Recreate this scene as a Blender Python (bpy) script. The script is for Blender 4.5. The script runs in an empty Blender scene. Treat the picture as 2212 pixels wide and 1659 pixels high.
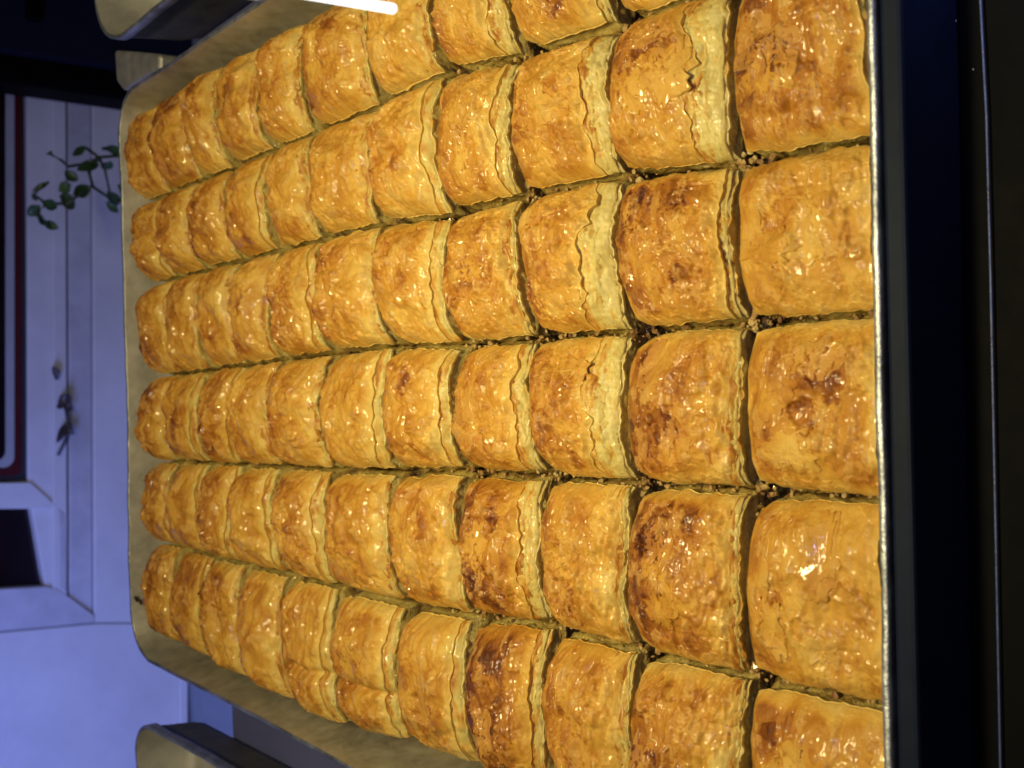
import bpy, math, random
import numpy as np
from mathutils import Vector, Matrix

# ------------------------------------------------------------------ camera
SC = bpy.context.scene
COL = SC.collection
CAMP = np.array([-.008015, -.165067, .271969])
YAW, PITCH, ROLL, FPX = -.022233, .722339, -.059772, 2500.0      # FPX: focal length for a picture 2212 wide


def cam_axes():
    cy, sy = math.cos(YAW), math.sin(YAW)
    cp, sp = math.cos(PITCH), math.sin(PITCH)
    cr, sr = math.cos(ROLL), math.sin(ROLL)
    fwd = np.array([sy * cp, cy * cp, -sp])
    right = np.array([cy, -sy, 0.0])
    up = np.cross(right, fwd)
    return cr * right + sr * up, -sr * right + cr * up, fwd


AX_R, AX_U, AX_F = cam_axes()
cam_d = bpy.data.cameras.new('camera')
cam = bpy.data.objects.new('camera', cam_d)
COL.objects.link(cam)
m = Matrix.Identity(4)
for i in range(3):                      # the photographer held the phone upright, the file lies on its side
    m[i][0], m[i][1], m[i][2], m[i][3] = -AX_U[i], AX_R[i], -AX_F[i], CAMP[i]
cam.matrix_world = m
cam_d.sensor_width = 36
cam_d.lens = 36 * FPX / 2212
cam_d.clip_start, cam_d.clip_end = .01, 50
cam_d.dof.use_dof = True
cam_d.dof.focus_distance = .40
cam_d.dof.aperture_fstop = 21
SC.camera = cam

# ------------------------------------------------------------------ world and lamps
w = bpy.data.worlds.new('World')
SC.world = w
w.use_nodes = True
bg = w.node_tree.nodes['Background']
bg.inputs[0].default_value = (.60, .53, .43, 1)
bg.inputs[1].default_value = .085
SC.view_settings.view_transform = 'Standard'
SC.view_settings.look = 'None'
SC.view_settings.gamma = 1
SC.view_settings.exposure = 0


def area(name, loc, target, size, size_y, power, color):
    d = bpy.data.lights.new(name, 'AREA')
    d.shape = 'RECTANGLE'
    d.size, d.size_y, d.energy, d.color = size, size_y, power, color
    o = bpy.data.objects.new(name, d)
    COL.objects.link(o)
    o.location = loc
    o.rotation_euler = (Vector(target) - Vector(loc)).to_track_quat('-Z', 'Y').to_euler()
    return o


lamp = area('case_lamp', (.03, .06, .43), (.0, .17, 0), .18, .028, 1.30, (1, .83, .38))
lamp.data.spread = math.radians(125)
blue = area('blue_lamp', (-.46, .62, .20), (-.34, 1.1, -.26), .5, .1, 2.25, (.22, .30, 1))
blue.data.spread = math.radians(140)
area('blue_glint_lamp', (.03, -.22, .55), (0, .0, 0), .08, .014, .40, (.48, .48, 1))
area('blue_edge_fill', (.135, -.050, .004), (.05, -.030, -.018), .012, .012, .034, (.42, .52, 1))  # added blue light out of view, brightens one end of the glass edge

# ------------------------------------------------------------------ helpers
WB = {}


def ray(px, py):
    """Direction of the view through a point given in a 2212 x 1659 picture."""
    X, Y = 1659 - py, px
    return AX_F + (X - 829.5) / FPX * AX_R - (Y - 1106) / FPX * AX_U


def at_z(px, py, z):
    d = ray(px, py)
    return CAMP + d * ((z - CAMP[2]) / d[2])


def at_y(px, py, y):
    d = ray(px, py)
    return CAMP + d * ((y - CAMP[1]) / d[1])


def mesh_np(name, verts, quads, mat, parent=None, smooth=True, attrs=None, tris=None):
    verts = np.asarray(verts, np.float32)
    me = bpy.data.meshes.new(name)
    faces = []
    nq = 0 if quads is None else len(quads)
    nt = 0 if tris is None else len(tris)
    me.vertices.add(len(verts))
    me.vertices.foreach_set('co', verts.ravel())
    loops = np.concatenate([np.asarray(quads, np.int32).ravel() if nq else np.zeros(0, np.int32),
                            np.asarray(tris, np.int32).ravel() if nt else np.zeros(0, np.int32)])
    me.loops.add(len(loops))
    me.loops.foreach_set('vertex_index', loops)
    starts = np.concatenate([np.arange(nq) * 4, nq * 4 + np.arange(nt) * 3]).astype(np.int32)
    me.polygons.add(nq + nt)
    me.polygons.foreach_set('loop_start', starts)
    me.polygons.foreach_set('use_smooth', np.full(nq + nt, smooth))
    me.update(calc_edges=True)
    if attrs:
        for k, v in attrs.items():
            a = me.attributes.new(k, 'FLOAT', 'POINT')
            a.data.foreach_set('value', np.asarray(v, np.float32))
    me.materials.append(mat)
    o = bpy.data.objects.new(name, me)
    COL.objects.link(o)
    if parent:
        o.parent = parent
    return o


def grid_quads(nu, nv, off=0, wrap=False):
    """vertex index = j*nu + i"""
    i = np.arange(nu if wrap else nu - 1)
    j = np.arange(nv - 1)
    I, J = np.meshgrid(i, j)
    I2 = (I + 1) % nu
    return (np.stack([J * nu + I, J * nu + I2, (J + 1) * nu + I2, (J + 1) * nu + I], -1).reshape(-1, 4) + off)


class MB:
    """Collects simple shapes into ONE mesh."""

    def __init__(s):
        s.v, s.f = [], []

    def poly_prism(s, pts, off):
        """closed outline pts (3D), swept by vector off"""
        n, b = len(pts), len(s.v)
        off = np.asarray(off)
        s.v += [tuple(p) for p in pts] + [tuple(np.asarray(p) + off) for p in pts]
        s.f += [tuple(range(b, b + n)), tuple(range(b + 2 * n - 1, b + n - 1, -1))]
        s.f += [(b + i, b + n + i, b + n + (i + 1) % n, b + (i + 1) % n) for i in range(n)]
        return s

    def box(s, lo, hi):
        x0, y0, z0 = lo
        x1, y1, z1 = hi
        return s.poly_prism([(x0, y0, z0), (x1, y0, z0), (x1, y1, z0), (x0, y1, z0)], (0, 0, z1 - z0))

    def tube(s, pts, radii, n=10):
        b = len(s.v)
        pts = [Vector(p) for p in pts]
        for i, p in enumerate(pts):
            t = (pts[min(i + 1, len(pts) - 1)] - pts[max(i - 1, 0)]).normalized()
            a = t.orthogonal().normalized()
            c = t.cross(a)
            for k in range(n):
                q = p + (a * math.cos(2 * math.pi * k / n) + c * math.sin(2 * math.pi * k / n)) * radii[i]
                s.v.append(tuple(q))
        for i in range(len(pts) - 1):
            for k in range(n):
                s.f.append((b + i * n + k, b + i * n + (k + 1) % n, b + (i + 1) * n + (k + 1) % n, b + (i + 1) * n + k))
        s.f.append(tuple(range(b + n - 1, b - 1, -1)))
        e = b + (len(pts) - 1) * n
        s.f.append(tuple(range(e, e + n)))
        return s

    def build(s, name, mat, parent=None, smooth=False, bevel=0):
        me = bpy.data.meshes.new(name)
        me.from_pydata([tuple(map(float, p)) for p in s.v], [], s.f)
        import bmesh
        bm = bmesh.new()
        bm.from_mesh(me)
        bmesh.ops.recalc_face_normals(bm, faces=bm.faces)
        bm.to_mesh(me)
        bm.free()
        me.materials.append(mat)
        for p in me.polygons:
            p.use_smooth = smooth
        o = bpy.data.objects.new(name, me)
        COL.objects.link(o)
        if parent:
            o.parent = parent
        if bevel:
            b = o.modifiers.new('bevel', 'BEVEL')
            b.width, b.segments, b.limit_method = bevel, 2, 'ANGLE'
        return o


def thing(name, label, cat, loc=(0, 0, 0), group=None):
    o = bpy.data.objects.new(name, None)
    o.empty_display_size = .01
    COL.objects.link(o)
    o.location = [float(c) for c in loc]
    tag(o, label, cat, group)
    return o


def tag(o, label=None, cat=None, group=None, kind=None):
    if label: o['label'] = label
    if cat: o['category'] = cat
    if group: o['group'] = group
    if kind: o['kind'] = kind
    return o


# numpy gradient noise ------------------------------------------------
_rs = np.random.RandomState(7)
PERM = np.concatenate([_rs.permutation(512)] * 3)
GX = np.cos(np.linspace(0, 2 * np.pi, 512, endpoint=False))
GY = np.sin(np.linspace(0, 2 * np.pi, 512, endpoint=False))
_sh = _rs.permutation(512)
GX, GY = GX[_sh], GY[_sh]


def pn(x, y, seed=0):
    """2D gradient noise, about -1..1"""
    x = np.asarray(x, float) + 37.7 + seed * 17.31
    y = np.asarray(y, float) + 91.3 + seed * 5.77
    xi, yi = np.floor(x).astype(int), np.floor(y).astype(int)
    xf, yf = x - xi, y - yi
    uu, vv = xf ** 3 * (xf * (xf * 6 - 15) + 10), yf ** 3 * (yf * (yf * 6 - 15) + 10)

    def g(a, b, dx, dy):
        h = PERM[PERM[(xi + a) & 511] + ((yi + b) & 511)]
        return GX[h] * dx + GY[h] * dy
    n0 = g(0, 0, xf, yf) * (1 - uu) + g(1, 0, xf - 1, yf) * uu
    n1 = g(0, 1, xf, yf - 1) * (1 - uu) + g(1, 1, xf - 1, yf - 1) * uu
    return (n0 * (1 - vv) + n1 * vv) * 1.5


def fbm(x, y, seed=0, octv=4, gain=.5):
    r, a = 0, 1.0
    for o in range(octv):
        r = r + a * pn(x, y, seed + o * 3.1)
        x, y, a = np.asarray(x) * 2.03, np.asarray(y) * 2.03, a * gain
    return r


def ridge(x, y, seed=0, octv=3):
    r, a = 0, 1.0
    for o in range(octv):
        r = r + a * (1 - 2 * np.abs(pn(x, y, seed + o * 3.1)))
        x, y, a = np.asarray(x) * 2.1, np.asarray(y) * 2.1, a * .5
    return r


def sst(a, b, x):
    t = np.clip((x - a) / (b - a), 0, 1)
    return t * t * (3 - 2 * t)


# ------------------------------------------------------------------ materials
def mat(name):
    m = bpy.data.materials.new(name)
    m.use_nodes = True
    nt = m.node_tree
    return m, nt, nt.nodes['Principled BSDF'], nt.nodes.new, nt.links.new


def setp(p, **k):
    for a, v in k.items():
        p.inputs[a.replace('_', ' ')].default_value = v


def ramp(new, stops):
    r = new('ShaderNodeValToRGB')
    el = r.color_ramp.elements
    while len(el) < len(stops):
        el.new(.5)
    for e, (p, c) in zip(el, stops):
        e.position, e.color = p, (*c, 1)
    return r


def noise_tex(new, link, scale, detail=4, rough=.6, vec=None, dist=0):
    n = new('ShaderNodeTexNoise')
    n.inputs['Scale'].default_value = scale
    n.inputs['Detail'].default_value = detail
    n.inputs['Roughness'].default_value = rough
    n.inputs['Distortion'].default_value = dist
    if vec is not None:
        link(vec, n.inputs['Vector'])
    return n


def math_node(new, link, op, a, b):
    n = new('ShaderNodeMath')
    n.operation = op
    for i, x in enumerate((a, b)):
        if isinstance(x, (int, float)):
            n.inputs[i].default_value = x
        else:
            link(x, n.inputs[i])
    return n.outputs[0]


def pastry_material(name, stops, coat=.8, rough=.42, sss=.10, bump=.35, spots=.5, gl=120, gs=.34):
    m, nt, p, new, link = mat(name)
    tc = new('ShaderNodeTexCoord')
    oi = new('ShaderNodeObjectInfo')          # every piece gets its own cut of the grain
    sh = math_node(new, link, 'MULTIPLY', oi.outputs['Random'], 7.3)
    va = new('ShaderNodeVectorMath')
    va.operation = 'ADD'
    link(tc.outputs['Object'], va.inputs[0])
    link(sh, va.inputs[1])
    obj = va.outputs[0]
    at = new('ShaderNodeAttribute')
    at.attribute_name = 'toast'
    n1 = noise_tex(new, link, 420, 5, .65, obj)
    n2 = noise_tex(new, link, 1500, 4, .7, obj)
    v = math_node(new, link, 'MULTIPLY_ADD', n1.outputs[0], .22)
    v.node.inputs[2].default_value = -.11
    t = math_node(new, link, 'ADD', at.outputs['Fac'], v)
    v2 = math_node(new, link, 'MULTIPLY_ADD', n2.outputs[0], .20)
    v2.node.inputs[2].default_value = -.10
    t = math_node(new, link, 'ADD', t, v2)
    r = ramp(new, stops)
    link(t, r.inputs[0])
    # tiny scorched pits
    vo = new('ShaderNodeTexVoronoi')
    vo.inputs['Scale'].default_value = 520
    link(obj, vo.inputs['Vector'])
    n3 = noise_tex(new, link, 130, 2, .5, obj)
    a = new('ShaderNodeMapRange')
    a.inputs[1].default_value, a.inputs[2].default_value = .05, .22
    a.inputs[3].default_value, a.inputs[4].default_value = 1, 0
    link(vo.outputs['Distance'], a.inputs[0])
    b = new('ShaderNodeMapRange')
    b.inputs[1].default_value, b.inputs[2].default_value = .50, .64
    link(n3.outputs[0], b.inputs[0])
    s = math_node(new, link, 'MULTIPLY', a.outputs[0], b.outputs[0])
    s = math_node(new, link, 'MULTIPLY', s, spots)
    mx = new('ShaderNodeMix')
    mx.data_type = 'RGBA'
    link(s, mx.inputs[0])
    link(r.outputs[0], mx.inputs[6])
    mx.inputs[7].default_value = (.16, .055, .012, 1)
    pe = new('ShaderNodeAttribute')               # where the top leaf has come away the leaf below is tan
    pe.attribute_name = 'peel'
    mp = new('ShaderNodeMix')
    mp.data_type = 'RGBA'
    link(pe.outputs['Fac'], mp.inputs[0])
    link(mx.outputs[2], mp.inputs[6])
    mp.inputs[7].default_value = (.52, .29, .085, 1)
    link(mp.outputs[2], p.inputs['Base Color'])
    sy = new('ShaderNodeAttribute')
    sy.attribute_name = 'syrup'
    c = new('ShaderNodeMapRange')
    c.inputs[3].default_value, c.inputs[4].default_value = coat * .35, coat * .9
    link(sy.outputs['Fac'], c.inputs[0])
    link(c.outputs[0], p.inputs['Coat Weight'])
    setp(p, Roughness=rough, Coat_Roughness=.035, Coat_IOR=1.42, Subsurface_Weight=sss, Subsurface_Scale=.0012)
    p.inputs['Subsurface Radius'].default_value = (1, .5, .18)
    p.inputs['Specular IOR Level'].default_value = .3
    nb = noise_tex(new, link, 800, 5, .7, obj, .6)
    bp = new('ShaderNodeBump')
    bp.inputs['Strength'].default_value = bump
    bp.inputs['Distance'].default_value = .0012
    link(nb.outputs[0], bp.inputs['Height'])
    link(bp.outputs[0], p.inputs['Normal'])
    ms = new('ShaderNodeMapping')
    ms.inputs['Scale'].default_value = (.4, 1, 1)
    link(obj, ms.inputs['Vector'])
    nc = noise_tex(new, link, gl, 2, .5, ms.outputs[0], 1.0)
    na = math_node(new, link, 'SUBTRACT', nc.outputs[0], .5)
    na = math_node(new, link, 'ABSOLUTE', na, 0)
    bc = new('ShaderNodeBump')
    bc.inputs['Strength'].default_value = gs
    bc.inputs['Distance'].default_value = .0022
    link(na, bc.inputs['Height'])
    link(bc.outputs[0], p.inputs['Coat Normal'])
    return m


CRUST_STOPS = [(.0, (.69, .51, .16)), (.24, (.65, .40, .085)), (.46, (.55, .285, .042)), (.68, (.40, .160, .020)), (.88, (.18, .05, .007)), (1, (.085, .022, .005))]
M_CRUST = pastry_material('toasted_crust', CRUST_STOPS, coat=1, bump=.38, spots=.5)
PALE_STOPS = [(.0, (.62, .53, .24)), (.35, (.60, .49, .17)), (.62, (.58, .37, .09)), (.85, (.48, .23, .04)), (1, (.34, .14, .02))]
M_SHEET = pastry_material('pale_phyllo', PALE_STOPS, coat=.5, rough=.4, sss=.2, bump=.3, spots=.15)
SIDE_STOPS = [(.0, (.66, .54, .20)), (.3, (.58, .44, .12)), (.55, (.42, .27, .065)), (.8, (.26, .16, .05)), (1, (.10, .055, .02))]
M_SIDE = pastry_material('cut_side', SIDE_STOPS, coat=1, rough=.35, sss=.15, bump=.9, spots=.5, gl=650, gs=1)
NUT_STOPS = [(.0, (.52, .41, .18)), (.4, (.41, .26, .10)), (.75, (.24, .12, .045)), (1, (.04, .018, .010))]
M_NUT = pastry_material('chopped_nut', NUT_STOPS, coat=.6, rough=.45, sss=.1, bump=.4, spots=.3)


def metal(name, col, rough, stain=.4, scale=60, bump=.08, metallic=1.0, streak=None):
    m, nt, p, new, link = mat(name)
    tc = new('ShaderNodeTexCoord')
    vec = tc.outputs['Object']
    if streak:
        mp = new('ShaderNodeMapping')
        mp.inputs['Scale'].default_value = streak
        link(vec, mp.inputs['Vector'])
        vec = mp.outputs[0]
    n = noise_tex(new, link, scale, 8, .68, vec)
    r = ramp(new, [(.3, tuple(c * (1 - stain) for c in col)), (.62, col)])
    link(n.outputs[0], r.inputs[0])
    link(r.outputs[0], p.inputs['Base Color'])
    n2 = noise_tex(new, link, scale * 3, 5, .6, vec)
    mr = new('ShaderNodeMapRange')
    mr.inputs[3].default_value, mr.inputs[4].default_value = rough * .75, rough * 1.3
    link(n2.outputs[0], mr.inputs[0])
    link(mr.outputs[0], p.inputs['Roughness'])
    setp(p, Metallic=metallic)
    bp = new('ShaderNodeBump')
    bp.inputs['Strength'].default_value = bump
    bp.inputs['Distance'].default_value = .002
    link(n2.outputs[0], bp.inputs['Height'])
    link(bp.outputs[0], p.inputs['Normal'])
    return m


M_TRAY = metal('dull_aluminium', (.74, .73, .69), .60, .35, 45)
M_RIM = metal('scratched_rim', (.60, .64, .72), .5, .7, 60, .4)
M_BLACK = metal('black_satin', (.006, .0105, .028), .5, .25, 40, .05, 0)
M_BLACK.node_tree.nodes['Principled BSDF'].inputs['Specular IOR Level'].default_value = .12
M_BLACK2 = metal('black_matte', (.0032, .0034, .0042), .6, .2, 30, .05, 0)
M_BLACK2.node_tree.nodes['Principled BSDF'].inputs['Specular IOR Level'].default_value = .04
M_WHITE = metal('white_paint', (.72, .73, .75), .5, .18, 9, .06, 0)
M_WHITE2 = metal('worn_white_paint', (.60, .61, .66), .5, .3, 14, .1, 0)
M_GREYB = metal('grey_paint', (.22, .25, .30), .5, .25, 12, .06, 0)
M_RED = metal('red_trim', (.08, .006, .010), .35, .2, 20, .04, 0)
M_DARK = metal('dark_trim', (.03, .035, .05), .4, .2, 20, .04, 0)
M_OUTER = metal('shaded_aluminium', (.20, .20, .20), .6, .4, 45)  # darker aluminium: the shade on the outer walls is put into the colour
M_TRIM = metal('grey_trim', (.42, .43, .46), .5, .2, 20, .04, 0)
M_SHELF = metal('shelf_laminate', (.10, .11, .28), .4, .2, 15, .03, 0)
M_MAROON = metal('dark_glass', (.014, .006, .007), .1, .5, 8, .0, 0)
M_CHAR = metal('charred_spot', (.03, .014, .006), .6, .4, 400, .3, 0)


def leaf_mat(name, col):
    m, nt, p, new, link = mat(name)
    tc = new('ShaderNodeTexCoord')
    n = noise_tex(new, link, 60, 3, .5, tc.outputs['Object'])
    r = ramp(new, [(.3, tuple(c * .55 for c in col)), (.7, col)])
    link(n.outputs[0], r.inputs[0])
    link(r.outputs[0], p.inputs['Base Color'])
    setp(p, Roughness=.4)
    return m


M_LEAF = leaf_mat('green_leaf', (.05, .12, .035))
M_LEAFL = leaf_mat('light_leaf', (.12, .22, .05))
M_STEM = leaf_mat('stem', (.05, .06, .03))
M_DRY = leaf_mat('dry_leaf', (.07, .06, .06))


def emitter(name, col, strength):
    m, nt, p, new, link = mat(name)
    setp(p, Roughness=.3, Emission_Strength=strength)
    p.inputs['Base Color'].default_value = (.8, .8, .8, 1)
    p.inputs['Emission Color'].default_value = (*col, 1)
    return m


M_STREAK = emitter('streak_glow', (.80, .92, 1), 3)  # glow standing in for a reflection in the glass, no lamp there

# ------------------------------------------------------------------ setting: shelf, wall
FLOOR_Z = -.030           # inside bottom of the tray
YW = 1.10                 # the white boarded wall behind the counter



# the wall is built upright at y = YW: a painted board front with trim, lit by the blue lamp
def wall_prism(mb, pts, front, depth):
    """outline given in picture points, laid out on the plane y = front and swept back"""
    return mb.poly_prism([at_y(px, py, front) for px, py in pts], (0, depth, 0))


wall = MB().box((-1.6, YW + .02, -.42), (1.6, YW + .05, .6)).build('wall', M_WHITE2)
tag(wall, 'white painted board wall in blue light', kind='structure')
# horizontal boards of the wall, from the sill of the red framed window down to the skirting
boards = [((58, 150), (60, 1052), (112, 1352), (112, 150), 0.0, M_WHITE),
          ((114, 150), (114, 1300), (146, 1330), (143, 150), -.004, M_WHITE),
          ((147, 150), (150, 1330), (200, 1338), (196, 150), .000, M_WHITE2),
          ((200, 150), (204, 1345), (386, 1345), (386, 150), -.003, M_WHITE)]
for a, b, c, d, dy, mt in boards:
    mb = MB()
    wall_prism(mb, [a, b, c, d], YW + dy, .03)
    mb.build('board', mt, wall, bevel=.0015)
mb = MB()
wall_prism(mb, [(-60, 1372), (206, 1347), (386, 1347), (386, 1800), (-60, 1800)], YW - .002, .03)
mb.build('panel', M_WHITE, wall, bevel=.002)
mb = MB()
wall_prism(mb, [(389, 1300), (389, 1800), (406, 1800), (406, 1300)], YW - .006, .035)
mb.build('skirting', M_WHITE, wall, bevel=.001)

# red framed window above the boards
fw = thing('framed_window', 'dark window with rounded red and white frame above white boards', 'window', at_y(0, 600, YW))


def rounded(x0, x1, y0, y1, r, n=6):
    """picture outline with its lower corner (largest x and y) rounded"""
    pts = [(x0, y0), (x1, y0)]
    for i in range(n + 1):
        a = math.pi / 2 * i / n
        pts.append((x1 - r + r * math.cos(a), y1 - r + r * math.sin(a)))
    return pts + [(x0, y1)]


def child_prism(name, pts, front, depth, mt, parent, bevel=.001):
    mb = MB()
    wall_prism(mb, pts, front, depth)
    o = mb.build(name, mt, parent, bevel=bevel)
    o.matrix_parent_inverse = Matrix.Translation(-Vector(parent.location))
    return o


child_prism('outer_frame', [(-200, 40), (46, 40), (66, 1036), (-200, 1050)], YW + .004, .03, M_DARK, fw)
child_prism('red_trim', rounded(-200, 48, 40, 1028, 18), YW + .002, .03, M_RED, fw)
child_prism('inner_trim', rounded(-200, 32, 40, 1010, 24), YW - .001, .03, M_TRIM, fw)
child_prism('pane', rounded(-200, 12, 40, 995, 20), YW - .0025, .03, M_MAROON, fw)

# small dark window with mitred white casing below it (to the photo's left)
sw = thing('small_window', 'small dark window opening with mitred white casing', 'window', at_y(50, 1190, YW))
child_prism('pane', [(-200, 1098), (101, 1098), (101, 1265), (-200, 1290)], YW + .012, .01, M_MAROON, sw)
child_prism('jamb', [(101, 1100), (124, 1096), (126, 1272), (101, 1266)], YW + .004, .02, M_GREYB, sw)
child_prism('casing', [(-200, 1046), (66, 1042), (122, 1092), (101, 1099), (-200, 1100)], YW - .004, .03, M_WHITE, sw)
child_prism('casing', [(-200, 1284), (100, 1267), (127, 1273), (205, 1330), (204, 1345), (-200, 1383)], YW - .005, .03, M_WHITE2, sw)
child_prism('architrave', [(126, 1098), (140, 1110), (144, 1280), (128, 1270)], YW - .005, .03, M_WHITE2, sw)

# black cabinet standing before the wall
cb = thing('black_cabinet', 'tall black cabinet standing before the white boards', 'cabinet', at_y(100, 60, 1.02))
x0 = [at_y(0, 176, 1.02)[0], at_y(262, 214, 1.02)[0]]
child_prism('side_panel', [(-150, 152), (0, 176), (262, 214), (420, 240), (420, -260), (-150, -260)], 1.02, .05, M_BLACK2, cb, .004)
child_prism('door', [(-150, 90), (0, 110), (262, 150), (420, 176), (420, -250), (-150, -250)], 1.008, .012, M_BLACK, cb, .004)
child_prism('door_rail', [(60, 40), (95, 46), (95, -240), (60, -240)], 1.0, .008, M_BLACK2, cb, .002)

# back floor strip, and the shelf the trays stand on
zf = at_y(406, 1500, YW)[2]
fl = MB().box((-1.6, .3, zf - .03), (1.6, YW + .03, zf)).build('floor', M_GREYB)
tag(fl, 'grey blue floor strip under the white boards', kind='structure')
SHZ = FLOOR_Z - .0014
sy1 = at_z(504, 1590, SHZ)[1]
sh = MB().poly_prism([(x, y, SHZ) for x, y in ((-1.2, .012), (1.2, .012), (1.2, sy1), (.158, sy1), (.150, .45), (-.152, .45), (-.160, sy1), (-1.2, sy1))], (0, 0, -.02)).build('shelf', M_SHELF)
tag(sh, 'violet lit laminate shelf under the trays', 'shelf')

# black front ledge with the glass edge
lg = thing('front_ledge', 'black ledge running along the near rim of the baklava tray', 'ledge', (0, -.03, -.02))
n0, n1 = at_z(1945, 0, .0072), at_z(1985, 1659, .0072)
dv = (n1 - n0) / np.linalg.norm(n1 - n0)
a0, a1 = n0 - dv * .25, n1 + dv * .25


def ledge_part(name, y_back, y_front, z_top, z_bot, mt, bev=.0012):
    """long bar parallel to the tray's near rim; offsets are measured from the ledge's step line"""
    nb = np.array([dv[1], -dv[0], 0.0])
    if nb[1] > 0:
        nb = -nb                                    # towards the photographer
    q = [a0 - nb * y_back, a1 - nb * y_back, a1 + nb * y_front, a0 + nb * y_front]
    o = MB().poly_prism([(p[0], p[1], z_top) for p in q], (0, 0, z_bot - z_top)).build(name, mt, lg, bevel=bev)
    o.matrix_parent_inverse = Matrix.Translation(-Vector(lg.location))
    return o


ledge_part('raised_rail', .0060, 0, .0072, -.06, M_BLACK)
ledge_part('lower_step', -.0003, .0240, -.020, -.06, M_BLACK2)
ledge_part('front_face', -.0245, .30, -.020, -.06, M_BLACK2)

# ------------------------------------------------------------------ tray
def tray_mesh(outline_top, z_top, z_bot, inset, corner, thick=.0012, lip=.0022, seed=0, nper=360):
    """pressed sheet tray: outline_top = four corners (near-left, near-right, far-right, far-left)"""
    C = [np.array(c) for c in outline_top]
    cen = sum(C) / 4
    pts, nrm = [], []
    for i in range(4):
        p, a, b = C[i], C[i - 1], C[(i + 1) % 4]
        d1, d2 = (a - p) / np.linalg.norm(a - p), (b - p) / np.linalg.norm(b - p)
        r = corner[i]
        s, e = p + d1 * r, p + d2 * r
        for t in np.linspace(0, 1, 14):
            pts.append((1 - t) ** 2 * s + 2 * t * (1 - t) * (p + (s + e - 2 * p) * .12) + t * t * e)
        q = C[(i + 1) % 4]
        L = np.linalg.norm(q - p)
        for t in np.linspace(r / L, 1 - corner[(i + 1) % 4] / L, 60)[1:-1]:
            pts.append(p + (q - p) * t)
    pts = np.array(pts)
    n = len(pts)
    tg = np.roll(pts, -1, 0) - np.roll(pts, 1, 0)
    tg /= np.linalg.norm(tg, axis=1)[:, None]
    out = np.stack([tg[:, 1], -tg[:, 0]], 1)         # outward for a counter-clockwise outline
    arc = np.cumsum(np.linalg.norm(np.roll(pts, -1, 0) - pts, axis=1))
    wob = pn(arc * 9, arc * 0, seed + 3) * .0006 + pn(arc * 40, arc * 0, seed + 4) * .0002
    wz = pn(arc * 12, arc * 0 + 5, seed + 5) * .0009 + pn(arc * 60, arc * 0 + 5, seed + 6) * .00035
    # (offset outwards, height) of the section, from the floor's middle up the inside, over the hem, down the outside
    H = z_top - z_bot
    sec = [(-inset - .010, 0), (-inset - .004, .0004), (-inset - .0012, .0022), (-inset * .8, .2 * H), (-inset * .4, .6 * H), (-.0004, .93 * H),
           (.0, H - .0004), (.0002, H - .0001), (.0011, H), (.0019, H - .0001), (.0022, H - .0005), (.0022, H - .0050), (.0016, H - .0055),
           (.0010, .9 * H), (-inset * .4 + .0010, .6 * H), (-inset * .8 + .001, .2 * H), (-inset, .001), (-inset - .006, -.0012)]
    rows = []
    for o_, h in sec:
        f = max(0, h / H)
        rows.append(np.c_[pts + out * (o_ + wob * f)[:, None] if np.ndim(o_) else pts + out * (o_ + wob * f)[:, None], z_bot + h + wz * f])
    V = np.concatenate(rows)
    Q = grid_quads(n, len(sec), 0, True)
    return V, Q, n, len(sec), pts, out, cen


def make_tray(label, corners, z_top, z_bot, inset, corner, seed, group):
    t = thing('baking_tray', label, 'tray', (*sum(np.array(c) for c in corners) / 4, z_bot), group)
    V, Q, n, ns, pts, out, cen = tray_mesh(corners, z_top, z_bot, inset, corner, seed=seed)
    loc = np.array(t.location)
    q = Q.reshape(ns - 1, n, 4)
    def sub(name, lo, hi, mt):
        vv = V[lo * n:(hi + 1) * n] - loc
        return mesh_np(name, vv, grid_quads(n, hi - lo + 1, 0, True), mt, t)
    sub('inner_wall', 0, 6, M_TRAY)
    sub('rim', 6, 12, M_RIM)
    sub('outer_wall', 12, ns - 1, M_OUTER)
    ring = V[:n] - loc
    bot = np.concatenate([ring, ring * [.5, .5, 1], [[0, 0, 0]]])
    tr = [(n + i, n + (i + 1) % n, 2 * n) for i in range(n)]
    mesh_np('tray_floor', bot, grid_quads(n, 2, 0, True), M_TRAY, t, tris=tr)
    return t


RZ = .008
nl, nr = at_z(1909.5, 1659, RZ)[:2], at_z(1868, 0, RZ)[:2]
fl_, fr_ = at_z(286, 1402, RZ)[:2], at_z(259, 196, RZ)[:2]
ll = at_z(770, 1659, RZ)[:2]
rr_ = at_z(578, 0, RZ)[:2]
lf2 = at_z(320, 1421, RZ)[:2]
rf2 = at_z(300, 186, RZ)[:2]


def isect(p, q, a, b):
    d, e = q - p, b - a
    t = ((a - p)[0] * e[1] - (a - p)[1] * e[0]) / (d[0] * e[1] - d[1] * e[0])
    return p + d * t


farL, farR = at_z(283.5, 1340, RZ)[:2], at_z(260, 260, RZ)[:2]
cNL, cNR = isect(nl, nr, ll, lf2), isect(nl, nr, rr_, rf2)
cFL, cFR = isect(farL, farR, ll, lf2), isect(farL, farR, rr_, rf2)
tray = make_tray('large dull metal tray filled with rows of baklava', [cNL, cNR, cFR, cFL], RZ, FLOOR_Z, .006, [.02, .02, .018, .022], 1, 'metal baking trays')

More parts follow.
